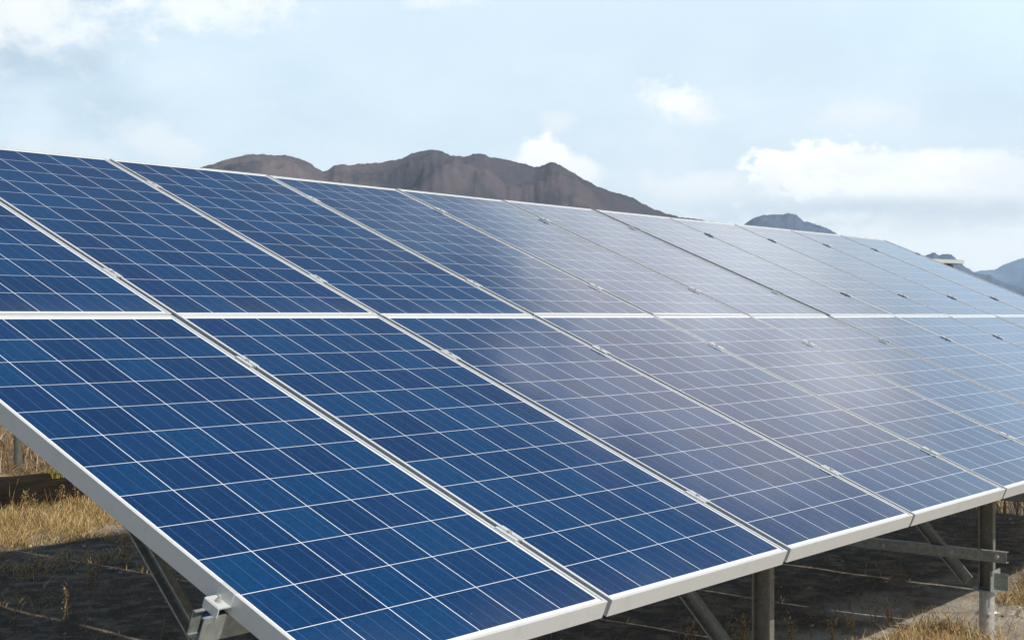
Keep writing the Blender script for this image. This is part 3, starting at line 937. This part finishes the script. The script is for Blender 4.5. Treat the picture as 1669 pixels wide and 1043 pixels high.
wr = [(1125, 1062, .17, 'small dead weed in the shade left of the slanting brace at bottom centre'), (1196, 1050, .20, 'pale seed-headed weed between the brace and the post at bottom centre'),
      (1212, 1058, .18, 'second pale weed tight against the left of the centre post'), (1296, 1052, .17, 'lone pale weed right of the centre post'),
      (1355, 1040, .15, 'dead weed at the left rim of the sunlit grass'), (1428, 1018, .13, 'curled dead weed at the shadow edge amid sunlit grass'),
      (1450, 1010, .12, 'small dead weed on the pale soil left of the pile'), (1385, 1030, .13, 'dry weed among the yellow tufts left of the pile')]
for i, (x, y, h, lb) in enumerate(wr):
    X, Y = gpt(x, y, -0.09); stalk_weed(20 + i, X, Y, h, lb)

# added black bars stand in for shade at the bank foot, moss on top
def shade_band(x0, x1, label, moss):
    n = 40
    root = empty('shade_bar', ((x0 + x1) / 2, edge_y((x0 + x1) / 2), terrain((x0 + x1) / 2, edge_y((x0 + x1) / 2) - 0.1)))
    tag(root, label, 'shade band', 'painted shade bands at the bank foot')
    rx, ry, rz = root.location
    mb = MB()
    for i in range(n + 1):
        x = x0 + (x1 - x0) * i / n; y = edge_y(x) - 0.05
        for q in range(12):
            a = 2 * math.pi * q / 12
            rr = 1 + 0.10 * noise.noise(Vector((x * 3, math.cos(a), math.sin(a))))
            sx = math.copysign(abs(math.cos(a)) ** 0.6, math.cos(a)); sz = math.copysign(abs(math.sin(a)) ** 0.5, math.sin(a))
            mb.v.append((x - rx, y - ry + 0.09 * rr * sx, 0.105 + 0.15 * rr * sz))
    for i in range(n):
        for q in range(12):
            q2 = (q + 1) % 12
            mb.face((i * 12 + q, i * 12 + q2, (i + 1) * 12 + q2, (i + 1) * 12 + q))
    mb.face(tuple(range(12))); mb.face(tuple(n * 12 + q for q in range(12)))
    m, nt, bs = mat('band_shade_black')
    tc = nt.nodes.new('ShaderNodeTexCoord'); mp = nt.nodes.new('ShaderNodeMapping'); mp.inputs['Scale'].default_value = (1, 9, 9)
    nt.links.new(tc.outputs['Object'], mp.inputs[0]); n1 = tnoise(nt, mp.outputs[0], 4, 6, 0.65)
    nt.links.new(ramp(nt, n1, [(0.3, (0.006, 0.005, 0.004)), (0.6, (0.018, 0.014, 0.009)), (0.8, (0.04, 0.03, 0.018))]), bs.inputs['Base Color'])
    bs.inputs['Roughness'].default_value = 0.9; bs.inputs['Specular IOR Level'].default_value = 0.15
    bump(nt, n1, 0.6, 0.01, bs)
    mb.build('bar_body', m, root, smooth=True)
    if moss:
        ms = MB(); r3 = random.Random(3)
        for _ in range(2600):
            x = r3.uniform(*moss); y = edge_y(x) - 0.05 + r3.uniform(-0.09, 0.09)
            if clump_val(x, y, 3, 50) < -0.25: continue
            blade(ms, r3, (x - rx, y - ry, 0.245 - 0.03 * abs(y - edge_y(x) + .05) / .09), r3.uniform(0.015, 0.05), r3.uniform(0.006, 0.014), r3.uniform(0.2, 1.6), r3.uniform(0, 6.28), seg=2)
        fast(ms, 'moss', M['moss'], root)
shade_band(2.0, 5.02, 'painted dark shade band at the bank foot behind the straw, moss on its end', (4.3, 5.0))
shade_band(5.05, 8.2, 'painted dark shade band continuing behind the array, mostly hidden', (5.06, 5.8))

# stake on the bank
a_ = (29 - 834.5) / 2267.2
t_ = (6.35 - CAM.y) / (math.cos(YAW) - a_ * math.sin(YAW))
X, Y = CAM.x + t_ * (math.sin(YAW) + a_ * math.cos(YAW)), 6.35
root = empty('fence_stake', (X, Y, terrain(X, Y)))
tag(root, 'weathered grey steel stake standing in the scrub at the left edge', 'stake')
sm = MB(); sm.cyl((0, 0, -0.15), 0.034, 0.034, 1.15, 16)
sm.build('stake', galv_mat('stake_steel', (0.16, 0.17, 0.14), 0.9), root)
cm = MB(); cm.cyl((0, 0, 1.0), 0.034, 0.030, 0.03, 16); cm.build('cap', M['black'], root)

# lidded box stands in for the top edge of the next array, far right
def next_array_stand_in():
    d = 26.0
    a = (1560 - 834.5) / 2267.2
    sx, cx = math.sin(YAW), math.cos(YAW)
    P0 = Vector((CAM.x + d * (sx + a * cx), CAM.y + d * (cx - a * sx), 0))
    root = empty('array_edge_stand_in', (P0.x, P0.y, terrain(P0.x, P0.y)), (0, 0, -YAW + R(8)))
    tag(root, 'grey lidded box standing in for the next array edge, beyond the array end', 'stand_in')
    gz = root.location.z
    top = ZA + (515.4 - 421) / 2267.2 * d - gz
    mb = MB(); mb.box(-1.45, -0.05, 0.05, 0.9, -0.3, top - 0.13)
    m1 = alu_mat('stand_in_grey', (0.30, 0.34, 0.32), 0.5, 0.0, 0.2, 3)
    mb.build('stand_in_body', m1, root, bevel=0.01)
    dm = MB(); dm.box(-1.30, -0.75, 0.032, 0.049, 0.2, top - 0.25); dm.box(-0.73, -0.18, 0.032, 0.049, 0.2, top - 0.25)
    dr = dm.build('door', alu_mat('door_paint', (0.26, 0.30, 0.28), 0.5, 0.0, 0.2, 3), root)
    hm = MB(); hm.box(-0.80, -0.77, 0.012, 0.031, 1.0, 1.25); hm.build('handle', M['bolt'], dr)
    r_ = MB(); z0 = top - 0.128
    r_.v += [(x, y, z0 + 0.128 - (0.05 if x > -0.5 else 0.0) - (0.07 if k == 0 else 0)) for k in (0, 1) for y in (-0.28, 1.1) for x in (-1.7, 0.0)]
    for q in ((0, 2, 3, 1), (4, 5, 7, 6), (0, 1, 5, 4), (2, 6, 7, 3), (0, 4, 6, 2), (1, 3, 7, 5)): r_.face(q)
    r_.build('roof', M['frame'], root)
next_array_stand_in()

# ------------------------------------------------------------------ haze
hb = MB()
hb.box(-6000, 10000, -2500, 9000, -1.0 - 40, 720)
m = bpy.data.materials.new('haze'); m.use_nodes = True
nt = m.node_tree; nt.nodes.clear()
pv = nt.nodes.new('ShaderNodeVolumePrincipled')
pv.inputs['Color'].default_value = (0.62, 0.83, 1.0, 1)
pv.inputs['Density'].default_value = 1.3e-4
pv.inputs['Anisotropy'].default_value = -0.15
mo = nt.nodes.new('ShaderNodeOutputMaterial'); nt.links.new(pv.outputs[0], mo.inputs['Volume'])
hz = hb.build('haze', m)
tag(hz, 'thin pale air haze over the whole valley', 'haze', kind='stuff')
